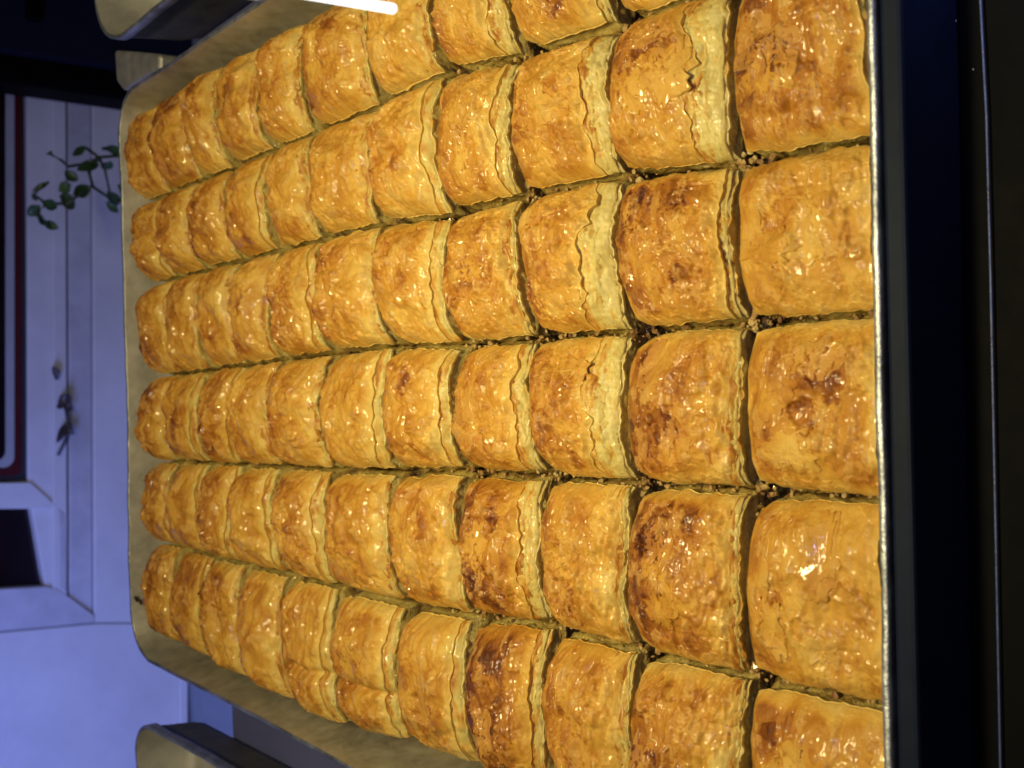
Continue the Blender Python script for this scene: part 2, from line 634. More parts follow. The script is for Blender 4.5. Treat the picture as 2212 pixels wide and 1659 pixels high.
# tray beside it past the blue panel (bottom edge of the photo) and tray past the black cabinet (top edge)
ltz = .004
a_, b_ = at_z(310, 1569, ltz)[:2], at_z(467, 1659, ltz)[:2]
lc = a_ + (a_ - b_) / np.linalg.norm(a_ - b_) * .012
ln_ = b_ + (b_ - a_) / np.linalg.norm(b_ - a_) * .20
make_tray('metal tray standing beside the blue panel, partly cut off', [ln_ + [-.3, 0], ln_, lc, lc + [-.3, .004]], ltz, FLOOR_Z, .004, [.02, .02, .020, .02], 2, 'metal baking trays')
rtz = .016
a_, b_ = at_z(237, 93, rtz)[:2], at_z(350, 0, rtz)[:2]
rc = a_ + (a_ - b_) / np.linalg.norm(a_ - b_) * .004 + [.0, .012]
rn_ = b_ + (b_ - a_) / np.linalg.norm(b_ - a_) * .22
make_tray('metal tray standing before the black cabinet, partly cut off', [rn_, rn_ + [.3, 0], rc + [.3, .0], rc], rtz, FLOOR_Z, .004, [.02, .02, .02, .03], 3, 'metal baking trays')

# ------------------------------------------------------------------ baklava
ROWS = 'FEDCBA'                       # F lies along the tray wall by the blue panel, A under the reflection streak
MEAS = {(1, 4): (1583, 352), (1, 3): (1604, 698), (1, 2): (1612, 1062), (1, 1): (1610, 1465),
        (2, 5): (1322, 55), (2, 4): (1334, 380), (2, 3): (1351, 720), (2, 2): (1360, 1043), (2, 1): (1367, 1406),
        (3, 5): (1111, 123), (3, 4): (1114, 427), (3, 3): (1144, 730), (3, 2): (1167, 1030), (3, 1): (1181, 1352),
        (4, 5): (951, 157), (4, 4): (967, 467), (4, 3): (984, 746), (4, 2): (991, 1020), (4, 1): (1011, 1333),
        (5, 5): (811, 230), (5, 4): (811, 483), (5, 3): (841, 746), (5, 2): (844, 1020), (5, 1): (867, 1306)}
# far ends of the cuts between the rows, seen in the gaps
GAP_FAR = {5: (320, 438), 4: (335, 613), 3: (349, 812), 2: (352, 996), 1: (372, 1176)}
# crests of the pieces at the far end, row by row (k = 6..11)
CREST = {5: None}
CREST_X = {'F': [720, 615, 520, 445, 376, 318], 'E': [695, 585, 495, 430, 357, 311], 'D': [695, 585, 505, 432, 365, 310],
           'C': [690, 582, 508, 425, 362, 302], 'B': [662, 578, 485, 413, 352, 298], 'A': [650, 558, 466, 410, 334, 274]}
CREST_Y = {'F': [1410, 1380, 1345, 1320, 1280, 1250], 'E': [1140, 1130, 1120, 1110, 1100, 1095], 'D': [895, 900, 905, 905, 905, 908],
           'C': [650, 660, 675, 685, 700, 712], 'B': [410, 430, 460, 480, 505, 525], 'A': [150, 190, 230, 265, 310, 350]}
YN = -.0054
random.seed(5)
J = {}
for k in range(12):
    for b in range(1, 6):
        if (k, b) in MEAS:
            J[k, b] = at_z(*MEAS[k, b], 0)[:2]
for b in range(1, 6):
    gf = at_z(*GAP_FAR[b], -.002)[:2]
    base = J[5, b]
    near = J.get((1, b))
    if near is None:
        J[1, b] = near = J[2, b] * 2 - J[3, b] + [.001, .0]
    J[0, b] = np.array([near[0] + (near[0] - J[2, b][0]) * .3, YN])
    for k in range(6, 12):
        rows_ = [r for r in (b - 1, b)]
        ys = []
        for r in rows_:
            n = ROWS[r]
            ys.append(at_z(CREST_X[n][k - 6], CREST_Y[n][k - 6], .0072)[1] + .0068)
        y = sum(ys) / 2
        t = (y - base[1]) / (gf[1] - base[1])
        J[k, b] = np.array([base[0] + (gf[0] - base[0]) * t, y])
LEFT = [(.0, -.157), (.16, -.159), (.182, -.160), (.221, -.160), (.265, -.164), (.342, -.158), (.445, -.148)]
RIGHT = [(.0, .150), (.28, .146), (.309, .145), (.374, .143), (.441, .138)]
for k in range(12):
    for b, tab, nb in ((0, LEFT, 1), (6, RIGHT, 5)):
        y = J[k, nb][1] + (0 if k > 0 else 0)
        if k >= 6:
            n = 'F' if b == 0 else 'A'
            y = at_z(CREST_X[n][k - 6], CREST_Y[n][k - 6], .0072)[1] + .0068
        y += random.uniform(-.0015, .0015) if 0 < k < 11 else 0
        J[k, b] = np.array([np.interp(y, [t[0] for t in tab], [t[1] for t in tab]), y])

# per piece: toast (browning), amp (puff height in mm), cut (how far the crust is pulled back on the near cut), look words
LOOK = {
    ('B', 1): dict(toast=.56, cut=.02, look='brown streaked'), ('C', 1): dict(torn=[(-.1, .3, .30), (.25, .1, .22)], toast=.36, cut=.02, amp=8, look='smooth tan flaky'),
    ('D', 1): dict(torn=[(.40, -.45, .32), (-.05, -.05, .20)], toast=.52, cut=.02, amp=8, look='syrupy torn topped'), ('E', 1): dict(torn=[(-.05, .45, .18), (-.32, .40, .24), (-.30, .02, .15)], toast=.46, cut=.02, amp=9, look='amber puffed'),
    ('F', 1): dict(toast=.5, cut=.02, look='amber cut off'),
    ('B', 2): dict(toast=.46, cut=.40, amp=12, look='deeply layered golden'), ('C', 2): dict(toast=.56, cut=.07, amp=10, look='glossy brown'),
    ('D', 2): dict(toast=.58, cut=.05, amp=10, look='syrup beaded brown'), ('E', 2): dict(toast=.66, cut=.05, amp=11, look='dark brown glossy'),
    ('F', 2): dict(toast=.50, cut=.04, look='blistered golden'),
    ('B', 3): dict(toast=.40, cut=.22, amp=12, look='pale golden puffed'), ('C', 3): dict(toast=.42, cut=.34, amp=12, look='speckled golden'),
    ('D', 3): dict(toast=.46, cut=.38, amp=11, look='wide cut golden'), ('E', 3): dict(toast=.44, cut=.04, amp=11, look='smooth orange'),
    ('F', 3): dict(toast=.50, cut=.05, look='red brown'),
    ('B', 4): dict(toast=.40, cut=.13, look='shiny golden'), ('C', 4): dict(toast=.50, cut=.05, look='brown speckled'),
    ('D', 4): dict(toast=.54, cut=.17, amp=11, look='wrinkled brown'), ('E', 4): dict(toast=.66, cut=.22, amp=11, look='dark wrinkled'),
    ('F', 4): dict(toast=.72, cut=.10, amp=13, look='darkest brown blistered'),
    ('F', 5): dict(toast=.48, cut=.12, amp=12, look='lumpy golden'), ('F', 6): dict(toast=.44, cut=.12, amp=12, fold=1, look='creased two lobed'),
    ('F', 7): dict(toast=.5, fold=1, look='torn golden'), ('E', 5): dict(toast=.46, look='orange golden'),
    ('E', 10): dict(toast=.55, look='brown spotted golden'), ('E', 7): dict(toast=.5, look='specked golden'), ('A', 11): dict(toast=.60, look='dark topped'),
    ('C', 11): dict(toast=.62, look='brown ended'), ('B', 11): dict(toast=.56, look='brown'), ('C', 10): dict(toast=.54, look='brown'),
}
ORD = ['', 'nearest the black ledge', 'second from the black ledge', 'third from the black ledge', 'fourth from the black ledge', 'fifth from the black ledge',
       'sixth from the black ledge', 'seventh from the black ledge', 'eighth from the black ledge', 'ninth from the black ledge', 'tenth from the black ledge', 'eleventh from the black ledge']
ROWNAME = {'A': 'row under the reflection streak', 'B': 'second row from the streak', 'C': 'third row from the streak', 'D': 'fourth row from the streak',
           'E': 'fifth row from the streak', 'F': 'last row from the streak'}


class Piece:
    def __init__(s, row, k):
        r = ROWS.index(row)
        s.row, s.k, s.seed = row, k, 11 + r * 40 + k * 3.7
        s.q = [J[k - 1, r], J[k - 1, r + 1], J[k, r + 1], J[k, r]]      # near-left, near-right, far-right, far-left
        d = LOOK.get((row, k), {})
        rnd = random.Random(r * 100 + k)
        s.rnd = rnd
        s.toast = d.get('toast', rnd.uniform(.38, .5) + .028 * max(0, k - 5))
        s.amp = d.get('amp', rnd.uniform(7.5, 9) if k == 1 else rnd.uniform(10, 13)) * .001
        s.cut = d.get('cut', rnd.uniform(.05, .22) if 1 < k < 5 else .02 if k == 1 else rnd.choice((.015, .02, .03, .04, .09, .14)))
        s.near = k == 1
        s.fold = d.get('fold', 0)
        s.look = d.get('look', 'golden')
        s.c = sum(s.q) / 4
        s.lean = rnd.uniform(-.2, .2)
        s.bl = [(rnd.uniform(-.8, .8), rnd.uniform(-.7, .8), rnd.uniform(.07, .2), rnd.uniform(.3, 1)) for _ in range(9)]
        s.cr = rnd.uniform(.09, .19)
        s.cl = rnd.uniform(.09, .19)
        s.gu = rnd.uniform(.035, .06) if k <= 2 else rnd.uniform(.04, .075) if k <= 5 else rnd.uniform(.035, .06)
        s.R = rnd.uniform(.5, .85) if k == 1 else d.get('rough', rnd.uniform(.7, 1.45))
        s.torn = d.get('torn', [(rnd.uniform(-.6, .6), rnd.uniform(-.4, .6), rnd.uniform(.12, .30)) for _ in range(rnd.choice((0, 1, 1, 2)) if k < 6 else 0)])
        s.ep = rnd.uniform(.35, .9)
        s.pk = rnd.uniform(-.22, .16)
        s.bump1 = (rnd.uniform(-.5, .5), rnd.uniform(-.3, .4), rnd.uniform(.25, .5), rnd.uniform(-.0018, .0028))

    def xy(s, u, v, g=.025, gu=None):
        c = np.where(u > 0, s.cr, s.cl)
        vp = np.clip(v, 0, 2)
        v2 = np.where(v > 0, v * (1 - c * np.abs(u) ** 3.2), v * (1 - .03 * np.abs(u) ** 4))
        u2 = u * (1 - (c * .8) * vp ** 3.2)
        gu = g if gu is None else gu
        u2 = u2 + np.abs(u) ** 4 * (.030 * pn(v * 2.2, np.sign(u) * 3, s.seed + 7) + .016 * pn(v * 8, np.sign(u) * 3, s.seed + 8))
        v2 = v2 + np.abs(v) ** 4 * .026 * pn(u * 3, np.sign(v) * 3, s.seed + 9)
        a, b = (u2 * (1 - gu) + 1) / 2, (v2 * (1 - g) + 1) / 2
        q = s.q
        a, b = a[..., None], b[..., None]
        return (q[0] * (1 - a) + q[1] * a) * (1 - b) + (q[3] * (1 - a) + q[2] * a) * b

    def dome(s, u, v):
        v = v + s.pk * (1 - np.clip(v, -1, 1) ** 2)
        uu, vv = np.clip(np.abs(u), 0, 1), np.clip(np.abs(v), 0, 1)
        fu = (1 - uu ** (3.2 if s.k <= 2 else 2.5)) ** .66
        fv = np.where(v > 0, (1 - vv ** (3.2 if s.k <= 2 else 2.4)) ** .66, 1 - (.12 if s.near else .42) * vv ** 2.2)
        h = s.amp * fu * fv * (1 + s.lean * u) - .002
        b1 = s.bump1
        h = h + b1[3] * np.exp(-(((u - b1[0]) / b1[2]) ** 2 + ((v - b1[1]) / b1[2]) ** 2) * 1.5) * fu * fv
        if s.fold:
            h = h - .0045 * np.exp(-((u + .25 + .06 * pn(v * 2, v * 0, s.seed)) / .07) ** 2) * fv * .8
        e = np.minimum(1, (1 - np.maximum(uu, np.where(v > 0, vv, 0))) * 5)
        return h + e * (.0019 * fbm(u * 1.3, v * 1.2, s.seed, 2) + .0006 * ridge(u * 1.5 + .4 * v, v * 2.4, s.seed + 6, 2))


def crust_fields(P, u, v, e):
    """fine relief, browning (with some far-side shade) and syrup of the top crust; e = distance to the nearest edge of the crust (0..)"""
    sd = P.seed
    wx, wy = pn(u * 2, v * 2, sd + 50) * .35, pn(u * 2, v * 2, sd + 51) * .35
    z = np.zeros_like(u)
    wm = sst(-.15, .45, pn(u * 1.2, v * 1.2, sd + 9))
    wr = ridge(u * 2.2 + wx, v * 6.5 + wy, sd + 1, 3)
    z += .00105 * wr * (.3 + .7 * wm)
    n2 = ridge(u * 6 + wx * 2, v * 7 + wy * 2, sd + 2, 3)
    z += .00016 * n2
    tm, peel, edge_shade = np.zeros_like(u), np.zeros_like(u), np.zeros_like(u)
    for i, (fx, fy, th) in enumerate(((1.5, 2.2, .12), (2.4, 1.7, .28), (3.2, 4.2, .38))):
        n = fbm(u * fx + wx * .5, v * fy, sd + 20 + i, 5, .55)
        st = sst(0, .05, n - th)
        z += .00055 * st
        edge_shade += np.exp(-((n - th) / .035) ** 2)  # dark outline standing for the thin shadow along flake edges
        if i == 2:
            peel = st * .55
        tm += st * (.10 if i == 1 else -.12)
    bl = np.zeros_like(u)
    for (a, b, r, h) in P.bl:
        d2 = ((u - a + wx * .1) ** 2 + (v - b) ** 2 * .8) / r ** 2
        bl += h * np.clip(1 - d2, 0, 1) ** .9
    z += .0010 * bl
    z += .00024 * fbm(u * 9, v * 11, sd + 5, 4, .6)
    pit = sst(.25, .55, pn(u * 1.6, v * 1.6, sd + 36)) * sst(.35, .6, pn(u * 13, v * 16, sd + 35))
    z -= .0005 * pit
    z *= 1 - .6 * sst(.35, .8, v)
    z *= .3 + .75 * P.R
    torn = np.zeros_like(u)
    for (a, b, r) in P.torn:
        dd = np.sqrt((u - a) ** 2 + ((v - b) * 1.15) ** 2) / r + .55 * fbm(u * 3.2, v * 3.2, sd + 45 + a, 4, .6)
        torn = np.maximum(torn, sst(1.0, .93, dd))
        z += .0006 * np.exp(-((dd - 1.08) / .10) ** 2)
    z -= .0007 * torn
    mask = np.clip(e * 9, 0, 1)
    t = (P.toast + .16 * fbm(u * .8, v * .8, sd + 30, 3) + P.R * (.05 * n2 + .05 * wr * wm) + .06 * bl + tm + .17 * sst(.1, .75, v)  # far side browner, with part of its shade put into the browning
         + .07 * pn(u * 4, v * 4, sd + 31) + .13 * pit + .17 * torn + .09 * edge_shade * sst(-.2, .4, pn(u * 2, v * 2, sd + 33)))
    if not P.near:
        t = np.where(v < -.3, t - .26 * sst(-.3, -.95, v) * (1 + pn(u * 4, v * 4, sd + 34)), t)
    ef = np.clip(e / .17 + .45 * pn(u * 4, v * 4, sd + 37), 0, 1)
    t = t * (1 - P.ep * (1 - ef))
    sy = sst(-.15, .30, fbm(u * 1.5, v * 1.5, sd + 40, 2) + (.18 if P.k <= 2 else 0))
    return z * (.25 + .75 * mask), np.clip(t, 0, 1), sy, peel * mask


def add_skirt(V, A, loop, cen, steps):
    """hang rings (drop, inset) below the closed index loop"""
    n0 = len(V)
    b = V[loop]
    d = b[:, :2] - cen
    d = d / np.linalg.norm(d, axis=1)[:, None]
    quads, prev = [], np.array(loop)
    n = len(loop)
    for drop, ins, dt in steps:
        r = b.copy()
        r[:, :2] -= d * ins
        r[:, 2] -= drop
        V = np.concatenate([V, r])
        cur = np.arange(len(V) - n, len(V))
        quads.append(np.stack([prev, cur, np.roll(cur, -1), np.roll(prev, -1)], 1))
        for kx in A:
            base = A[kx][loop]
            A[kx] = np.concatenate([A[kx], np.clip(base + (dt if kx == 'toast' else 0), 0, 1)])
        prev = cur
    return V, A, np.concatenate(quads)


def edge_loop(nu, nv):
    return np.concatenate([np.arange(nu), np.arange(1, nv) * nu + nu - 1, (nv - 1) * nu + np.arange(nu - 2, -1, -1), np.arange(nv - 2, 0, -1) * nu])


def near_edge(P, u, amt, j):
    return -1 + amt * (1 + .55 * fbm(u * 1.3, u * 0 + j, P.seed + 60 + j * 3, 3, .55) + .30 * np.abs(pn(u * 5, u * 0 + j, P.seed + 63 + j))) + .012 * pn(u * 12, u * 0, P.seed + 61 + j)


def build_piece(row, k):
    P = Piece(row, k)
    n = 150 if k <= 2 else 122 if k <= 4 else 92 if k <= 7 else 70
    lab = '%s baklava square, %s, %s' % (P.look, ORD[k], ROWNAME[row])
    lab = lab.replace(' from the black ledge, ', ' from black ledge, ')
    t = thing('baklava_piece', lab, 'baklava', (P.c[0], P.c[1], FLOOR_Z), 'baklava squares in the tray')
    loc = np.array([P.c[0], P.c[1], FLOOR_Z])
    # crust
    tau = np.linspace(-1, 1, n)
    us = .55 * tau + .45 * np.sin(np.pi / 2 * tau)
    tt = np.linspace(0, 1, n)
    tt = .6 * tt + .4 * np.sin(np.pi / 2 * tt)
    U, T = np.meshgrid(us, tt)
    v0 = near_edge(P, U, P.cut, 0)
    Vv = v0 + (1 - v0) * T
    Ue = U * (1 + .012 * pn(Vv * 5, Vv * 0, P.seed + 70) * np.abs(U) ** 6)
    e = np.minimum(np.minimum(1 - np.abs(U), 1 - Vv), (Vv - v0))
    zf_, toast, syr, peel = crust_fields(P, U, Vv, e)
    XY = P.xy(Ue, Vv, .026, P.gu)
    Z = P.dome(U, Vv) + zf_
    if P.cut < .06 and k > 1:
        Z = Z - .0022 * np.exp(-(Vv - v0) / .06) - .0004 * np.maximum(0, ridge(U * 2, Vv * 16, P.seed + 65, 2)) * np.exp(-(Vv - v0) / .2)
    Z = Z + .0008 * np.exp(-((Vv - v0) / .05) ** 2) * (pn(U * 3, U * 0, P.seed + 64) - .1) * (.7 if k < 5 else .3)       # lifted front lip
    V = np.concatenate([XY, Z[..., None]], -1).reshape(-1, 3)
    A = dict(toast=toast.ravel(), syrup=syr.ravel(), peel=peel.ravel())
    lp = edge_loop(n, n)
    V, A, q2 = add_skirt(V, A, lp, P.c, [(.0004, .00000, -.02), (.0009, .0001, -.05), (.0016, .0005, -.08)])
    Q = np.concatenate([grid_quads(n, n), q2[:, ::-1]])
    mesh_np('crust', V - loc, Q, M_CRUST, t, attrs=A)
    # thinner sheets showing on the cut that faces the photographer
    ns = (7 if P.cut > .2 else 5) if k <= 4 else 2 if k <= 7 else 1
    if k == 1:
        ns = 1
    sp_ = np.cumsum([P.rnd.uniform(.5, 1.6) for _ in range(ns + 1)])
    for j in range(1, ns + 1):
        amt = P.cut * (1 - sp_[j - 1] / sp_[-1]) + .004 if j < ns else .002
        nv = 26 if k <= 4 else 14
        tv = np.linspace(0, 1, nv) ** 1.3
        U, T = np.meshgrid(us, tv)
        a0_ = near_edge(P, U, amt, j)
        a1_ = -1 + P.cut + .35
        Vv = a0_ + (a1_ - a0_) * T
        wave = (.0004 * pn(U * 2.5, Vv * 3, P.seed + 80) + .0002 * pn(U * 9, Vv * 5, P.seed + 83)) * np.exp(-(Vv - a0_) * 5)
        fib = .00050 * ridge(U * 2.5, Vv * 24, P.seed + 85, 2) + .00022 * pn(U * 20, Vv * 9, P.seed + 86) + .0003 * pn(U * 6, Vv * 9, P.seed + 87) + .00012 * pn(U * 7, Vv * 7, P.seed + 89 + j)
        Z = P.dome(U * .985, Vv) - (.0019 if k < 5 else .0010) * sp_[j - 1] / sp_[-1] - .0002 + wave + fib - .0016 * np.exp(-(Vv - a0_) / .035)
        if j < ns:
            Z = Z - .0005 * sst(-.05, .2, -pn(U * 1.9, U * 0 + j * 1.7, P.seed + 66))      # a leaf that runs out and dips under the next
        XY = P.xy(U * (.992 - .002 * j), Vv, .026, P.gu)
        XY[..., 1] -= .0006 * pn(U * 9, U * 0 + j, P.seed + 88) * np.exp(-T * 6)
        V = np.concatenate([XY, Z[..., None]], -1).reshape(-1, 3)
        ts = .46 + .42 * pn(U * 2.5, Vv * 9, P.seed + 90 + j) + .40 * pn(U * 5, Vv * 34, P.seed + 91 + j) + .3 * np.clip((P.toast - .4) * 2, 0, 1) - .05 * j + .30 * sst(.0, P.cut, Vv + 1) * (1 if j < 3 else .5)
        A = dict(toast=np.clip(ts, 0, 1).ravel(), syrup=sst(-.3, .3, pn(U * 2, Vv * 2, P.seed + 92)).ravel())
        lp = edge_loop(n, nv)
        V, A, q2 = add_skirt(V, A, lp, P.c, [(.0002, .0, .02), (.0005, .0, .05), (.0010, .0001, .1)])
        mesh_np('phyllo_sheet', V - loc, np.concatenate([grid_quads(n, nv), q2[:, ::-1]]), M_SHEET, t, attrs=A)
    # body: the stack of soaked layers and nuts, cut on four sides
    m_ = int(n * .7)
    lv = 30 if k <= 4 else 14
    us2 = np.linspace(-1, 1, m_)
    U, Vv = np.meshgrid(us2, us2)
    XY = P.xy(U * .985, Vv * .985, .03, P.gu)
    Z = P.dome(U, Vv) * (.78 if k < 5 else .92) - .0012 + .0004 * ridge(U * 4, Vv * 12, P.seed + 94, 2)
    V = np.concatenate([XY, Z[..., None]], -1).reshape(-1, 3)
    lp = edge_loop(m_, m_)
    Lp = V[lp]
    tg = np.roll(Lp, -1, 0) - np.roll(Lp, 1, 0)
    nrm = np.stack([tg[:, 1], -tg[:, 0]], 1)
    nrm /= np.linalg.norm(nrm, axis=1)[:, None]
    arc = np.cumsum(np.linalg.norm(np.roll(Lp, -1, 0) - Lp, axis=1)) * 40
    A = dict(toast=np.clip(.10 + .2 * pn(U * 4, Vv * 9, P.seed + 95), 0, 1).ravel(), syrup=np.ones(m_ * m_))
    quads, prev = [grid_quads(m_, m_)], np.array(lp)
    top = Lp[:, 2]
    for i in range(1, lv + 1):
        f = i / lv
        z = top * (1 - f) + FLOOR_Z * f
        zz = z - .0008 * pn(arc * .8, arc * 0, P.seed + 93)
        r = Lp.copy()
        bulge = (.0007 * pn(arc * 1.6, zz * 800, P.seed + 96) + .0006 * pn(arc * 5, zz * 500, P.seed + 97) + .0003 * (1 if i % 2 else -1)
                 + .0011 * pn(arc * .8, zz * 130, P.seed + 98) - .0006)
        r[:, :2] += nrm * (bulge * min(1, i / 3) + (.0010 + P.gu * .020) * float(sst(.03, .30, f)) * (.12 + .88 * np.abs(nrm[:, 0])))[:, None]
        r[:, 2] = z
        if k == 1:
            r[:, 1] = np.maximum(r[:, 1], -.0040)
        V = np.concatenate([V, r])
        cur = np.arange(len(V) - len(lp), len(V))
        quads.append(np.stack([prev, np.roll(prev, -1), np.roll(cur, -1), cur], 1)[:, ::-1])
        nut = np.exp(-((z + .0135) / .0050) ** 2)
        ts = .20 + .55 * nut + .30 * pn(arc * 1.5, zz * 700, P.seed + 99) + .14 * (i % 2) + .30 * pn(arc * 7, zz * 600, P.seed + 101) * (.4 + nut) - .2 * max(0, 1 - i / 5)
        A['toast'] = np.concatenate([A['toast'], np.clip(ts, 0, 1)])
        A['syrup'] = np.concatenate([A['syrup'], np.clip(.7 + pn(arc * 2, z * 100, P.seed + 102), 0, 1)])
        prev = cur
    mesh_np('layered_body', V - loc, np.concatenate(quads), M_SIDE, t, attrs=A)
    # torn flakes lying on the crust
    nf = {1: 5, 2: 4, 3: 3, 4: 2, 5: 1, 6: 1}.get(k, 0)
    for j in range(nf):
        rd = P.rnd
        cu, cv, r = rd.uniform(-.6, .6), rd.uniform(-.35, .6), rd.uniform(.12, .34)
        ang = np.linspace(0, 2 * np.pi, 40, endpoint=False)
        rr = r * (1 + .45 * fbm(np.cos(ang) * 1.5, np.sin(ang) * 1.5, P.seed + 110 + j, 4, .65))
        rings = [0.0, .35, .6, .8, .93, 1.0]
        st = rd.uniform(.6, 1.7)
        uu, vv = [], []
        for f in rings:
            uu.append(cu + rr * f * np.cos(ang) * st)
            vv.append(cv + rr * f * np.sin(ang) / st)
        uu, vv = np.clip(np.array(uu), -.93, .93), np.clip(np.array(vv), -.9, .93)
        z0_, t0_, s0_, p0_ = crust_fields(P, uu, vv, np.full_like(uu, .2))
        f = np.array(rings)[:, None]
        lift = .00035 + .0009 * np.clip(pn(np.cos(ang) * 1.2, np.sin(ang) * 1.2, P.seed + 115 + j), 0, 1) * f ** 4
        Z = P.dome(uu, vv) + z0_ * .8 + lift
        XY = P.xy(uu, vv, .026, P.gu)
        V = np.concatenate([XY, Z[..., None]], -1).reshape(-1, 3)
        A = dict(toast=np.clip(t0_ * .75 + rd.uniform(-.12, .12) + .06 * f, 0, 1).ravel(), syrup=s0_.ravel(), peel=(p0_ * .5 + rd.choice((0, .3))).ravel())
        m0 = len(V)
        V = np.concatenate([V, V[-40:] - [0, 0, .0007]])
        for kx in A:
            A[kx] = np.concatenate([A[kx], A[kx][-40:]])
        mesh_np('flake', V - loc, grid_quads(40, len(rings) + 1, 0, True), M_CRUST, t, attrs=A)
    return t


for row in ROWS:
    for k in range(1, 12):
        build_piece(row, k)

# ------------------------------------------------------------------ chopped nuts and crumbs
def lumps(name, spots, mt, lo, hi, seed, label=None, cat=None, kind='stuff', flat=.7):
    import bmesh
    rd = random.Random(seed)
    bm = bmesh.new()
    bmesh.ops.create_icosphere(bm, subdivisions=1, radius=1)
    base = np.array([v.co[:] for v in bm.verts])
    tri = np.array([[v.index for v in f.verts] for f in bm.faces])
    bm.free()
    Vs, Ts, off = [], [], 0
    for (x, y, z) in spots:
        r = rd.uniform(lo, hi)
        s3 = np.array([rd.uniform(.7, 1.3), rd.uniform(.6, 1.2), rd.uniform(.5, .9) * flat / .7]) * r
        o3 = rd.uniform(0, 50)
        dd = 1 + .6 * pn(base[:, 0] * 1.4 + o3, base[:, 1] * 1.4 + base[:, 2] * 2, 3)
        a = rd.uniform(0, 6.28)
        b = base * dd[:, None] * s3
        b = np.stack([b[:, 0] * math.cos(a) - b[:, 1] * math.sin(a), b[:, 0] * math.sin(a) + b[:, 1] * math.cos(a), b[:, 2]], 1)
        Vs.append(b + [x, y, z])
        Ts.append(tri + off)
        off += len(base)
    V = np.concatenate(Vs)
    o = mesh_np(name, V, None, mt, smooth=False, tris=np.concatenate(Ts), attrs=dict(toast=np.clip(.48 + .8 * pn(V[:, 0] * 150, V[:, 1] * 150, 5), 0, 1), syrup=np.ones(len(V))))
    tag(o, label, cat, kind=kind)
    return o


rd = random.Random(3)
sp = []
for (k, b, cnt, spread) in ((1, 3, 60, .006), (1, 4, 26, .004), (1, 2, 26, .005), (2, 3, 26, .004), (2, 2, 36, .006), (1, 1, 14, .004), (2, 1, 14, .005),
                            (3, 2, 22, .006), (3, 3, 12, .004), (2, 4, 8, .003), (4, 2, 8, .005), (3, 1, 8, .004)):
    c = J[k, b]
    for _ in range(int(cnt * 1.3)):
        along = rd.random() < .5
        dx, dy = rd.gauss(0, spread if along else .0011), rd.gauss(0, .0011 if along else spread * 1.3)
        sp.append((c[0] + dx, c[1] + dy, -.0070 + rd.uniform(-.004, .0035) - 0.4 * (abs(dx) + abs(dy))))
for b in range(1, 6):
    for _ in range(90):
        kk = rd.random() ** 1.4 * 4.5
        k0, f = int(kk), kk - int(kk)
        if (k0 == 0 and b == 5) or (k0 + 1, b) not in J:
            continue
        c = J[k0, b] * (1 - f) + J[k0 + 1, b] * f
        sp.append((c[0] + rd.gauss(0, .0013), c[1] + rd.gauss(0, .001), -.0075 + rd.uniform(-.004, .0035)))
for k in range(1, 4):
    for b in range(1, 6):
        for _ in range(16):
            f = rd.random()
            c = J[k, b] * (1 - f) + J[k, min(5, b + 1)] * f
            sp.append((c[0], c[1] + rd.gauss(0, .0010), -.008 + rd.uniform(-.004, .003)))
lumps('chopped_nuts', sp, M_NUT, .0004, .0012, 4, 'chopped nuts spilling from the cuts between baklava pieces')
sp = []
for (px, py, s_) in ((640, 1500, .008), (760, 1560, .006), (880, 1598, .004), (880, 1605, .004), (900, 1620, .005), (610, 1490, .006), (700, 1530, .01)):
    c = at_z(px, py, -.026)
    for _ in range(7):
        sp.append((max(c[0] + rd.gauss(0, s_ * .4), -.170), c[1] + rd.gauss(0, s_), -.0275 + rd.uniform(0, .001)))
lumps('pastry_crumbs', sp, M_SHEET, .0004, .0011, 6, 'small pastry crumbs along the tray wall')
sp = []
for (px, py) in ((1975, 850), (1977, 858), (1975, 1006), (1976, 1018), (1971, 1358), (1902, 1040), (1905, 1050), (1995, 855), (2065, 45), (2060, 372), (1705, 1998), (1962, 1470), (1969, 1505), (1970, 1700), (2102, 150)):
    c = at_z(px, py, -.0196)
    sp.append(tuple(c))
lumps('dust_specks', sp, M_TRAY, .00018, .00042, 8, 'pale specks of dust on the black ledge', flat=.5)

# charred spot baked onto the far tray wall
yw = farL[1] + (farR[1] - farL[1]) * ((at_y(298, 1297, farL[1])[0] - farL[0]) / (farR[0] - farL[0]))
c = at_y(296, 1297, yw - .0022)
ch = lumps('charred_spot', [tuple(c), tuple(c + [.0014, -.0004, .001]), tuple(c + [-.001, -.0006, -.0016])], M_CHAR, .0011, .0017, 9, 'dark burnt spot on the far tray wall', 'burnt spot', 'thing', .35)

# ------------------------------------------------------------------ glass edge of the case, seen end on beyond the ledge
pts = [(2112, -150), (2118, 0), (2131, 250), (2140, 600), (2145, 850), (2151, 1150), (2157, 1450), (2161, 1659), (2165, 1850)]
ge = MB()
gp = [at_z(px, py, -.0185) for px, py in pts]
ge.tube(gp, [.00028] * len(gp), 8)
o = ge.build('glass_edge', metal('polished_glass_edge', (.09, .13, .36), .3, .6, 90, .3, 0), smooth=True)
tag(o, 'thin bluish glass edge running along the black ledge', 'glass edge')

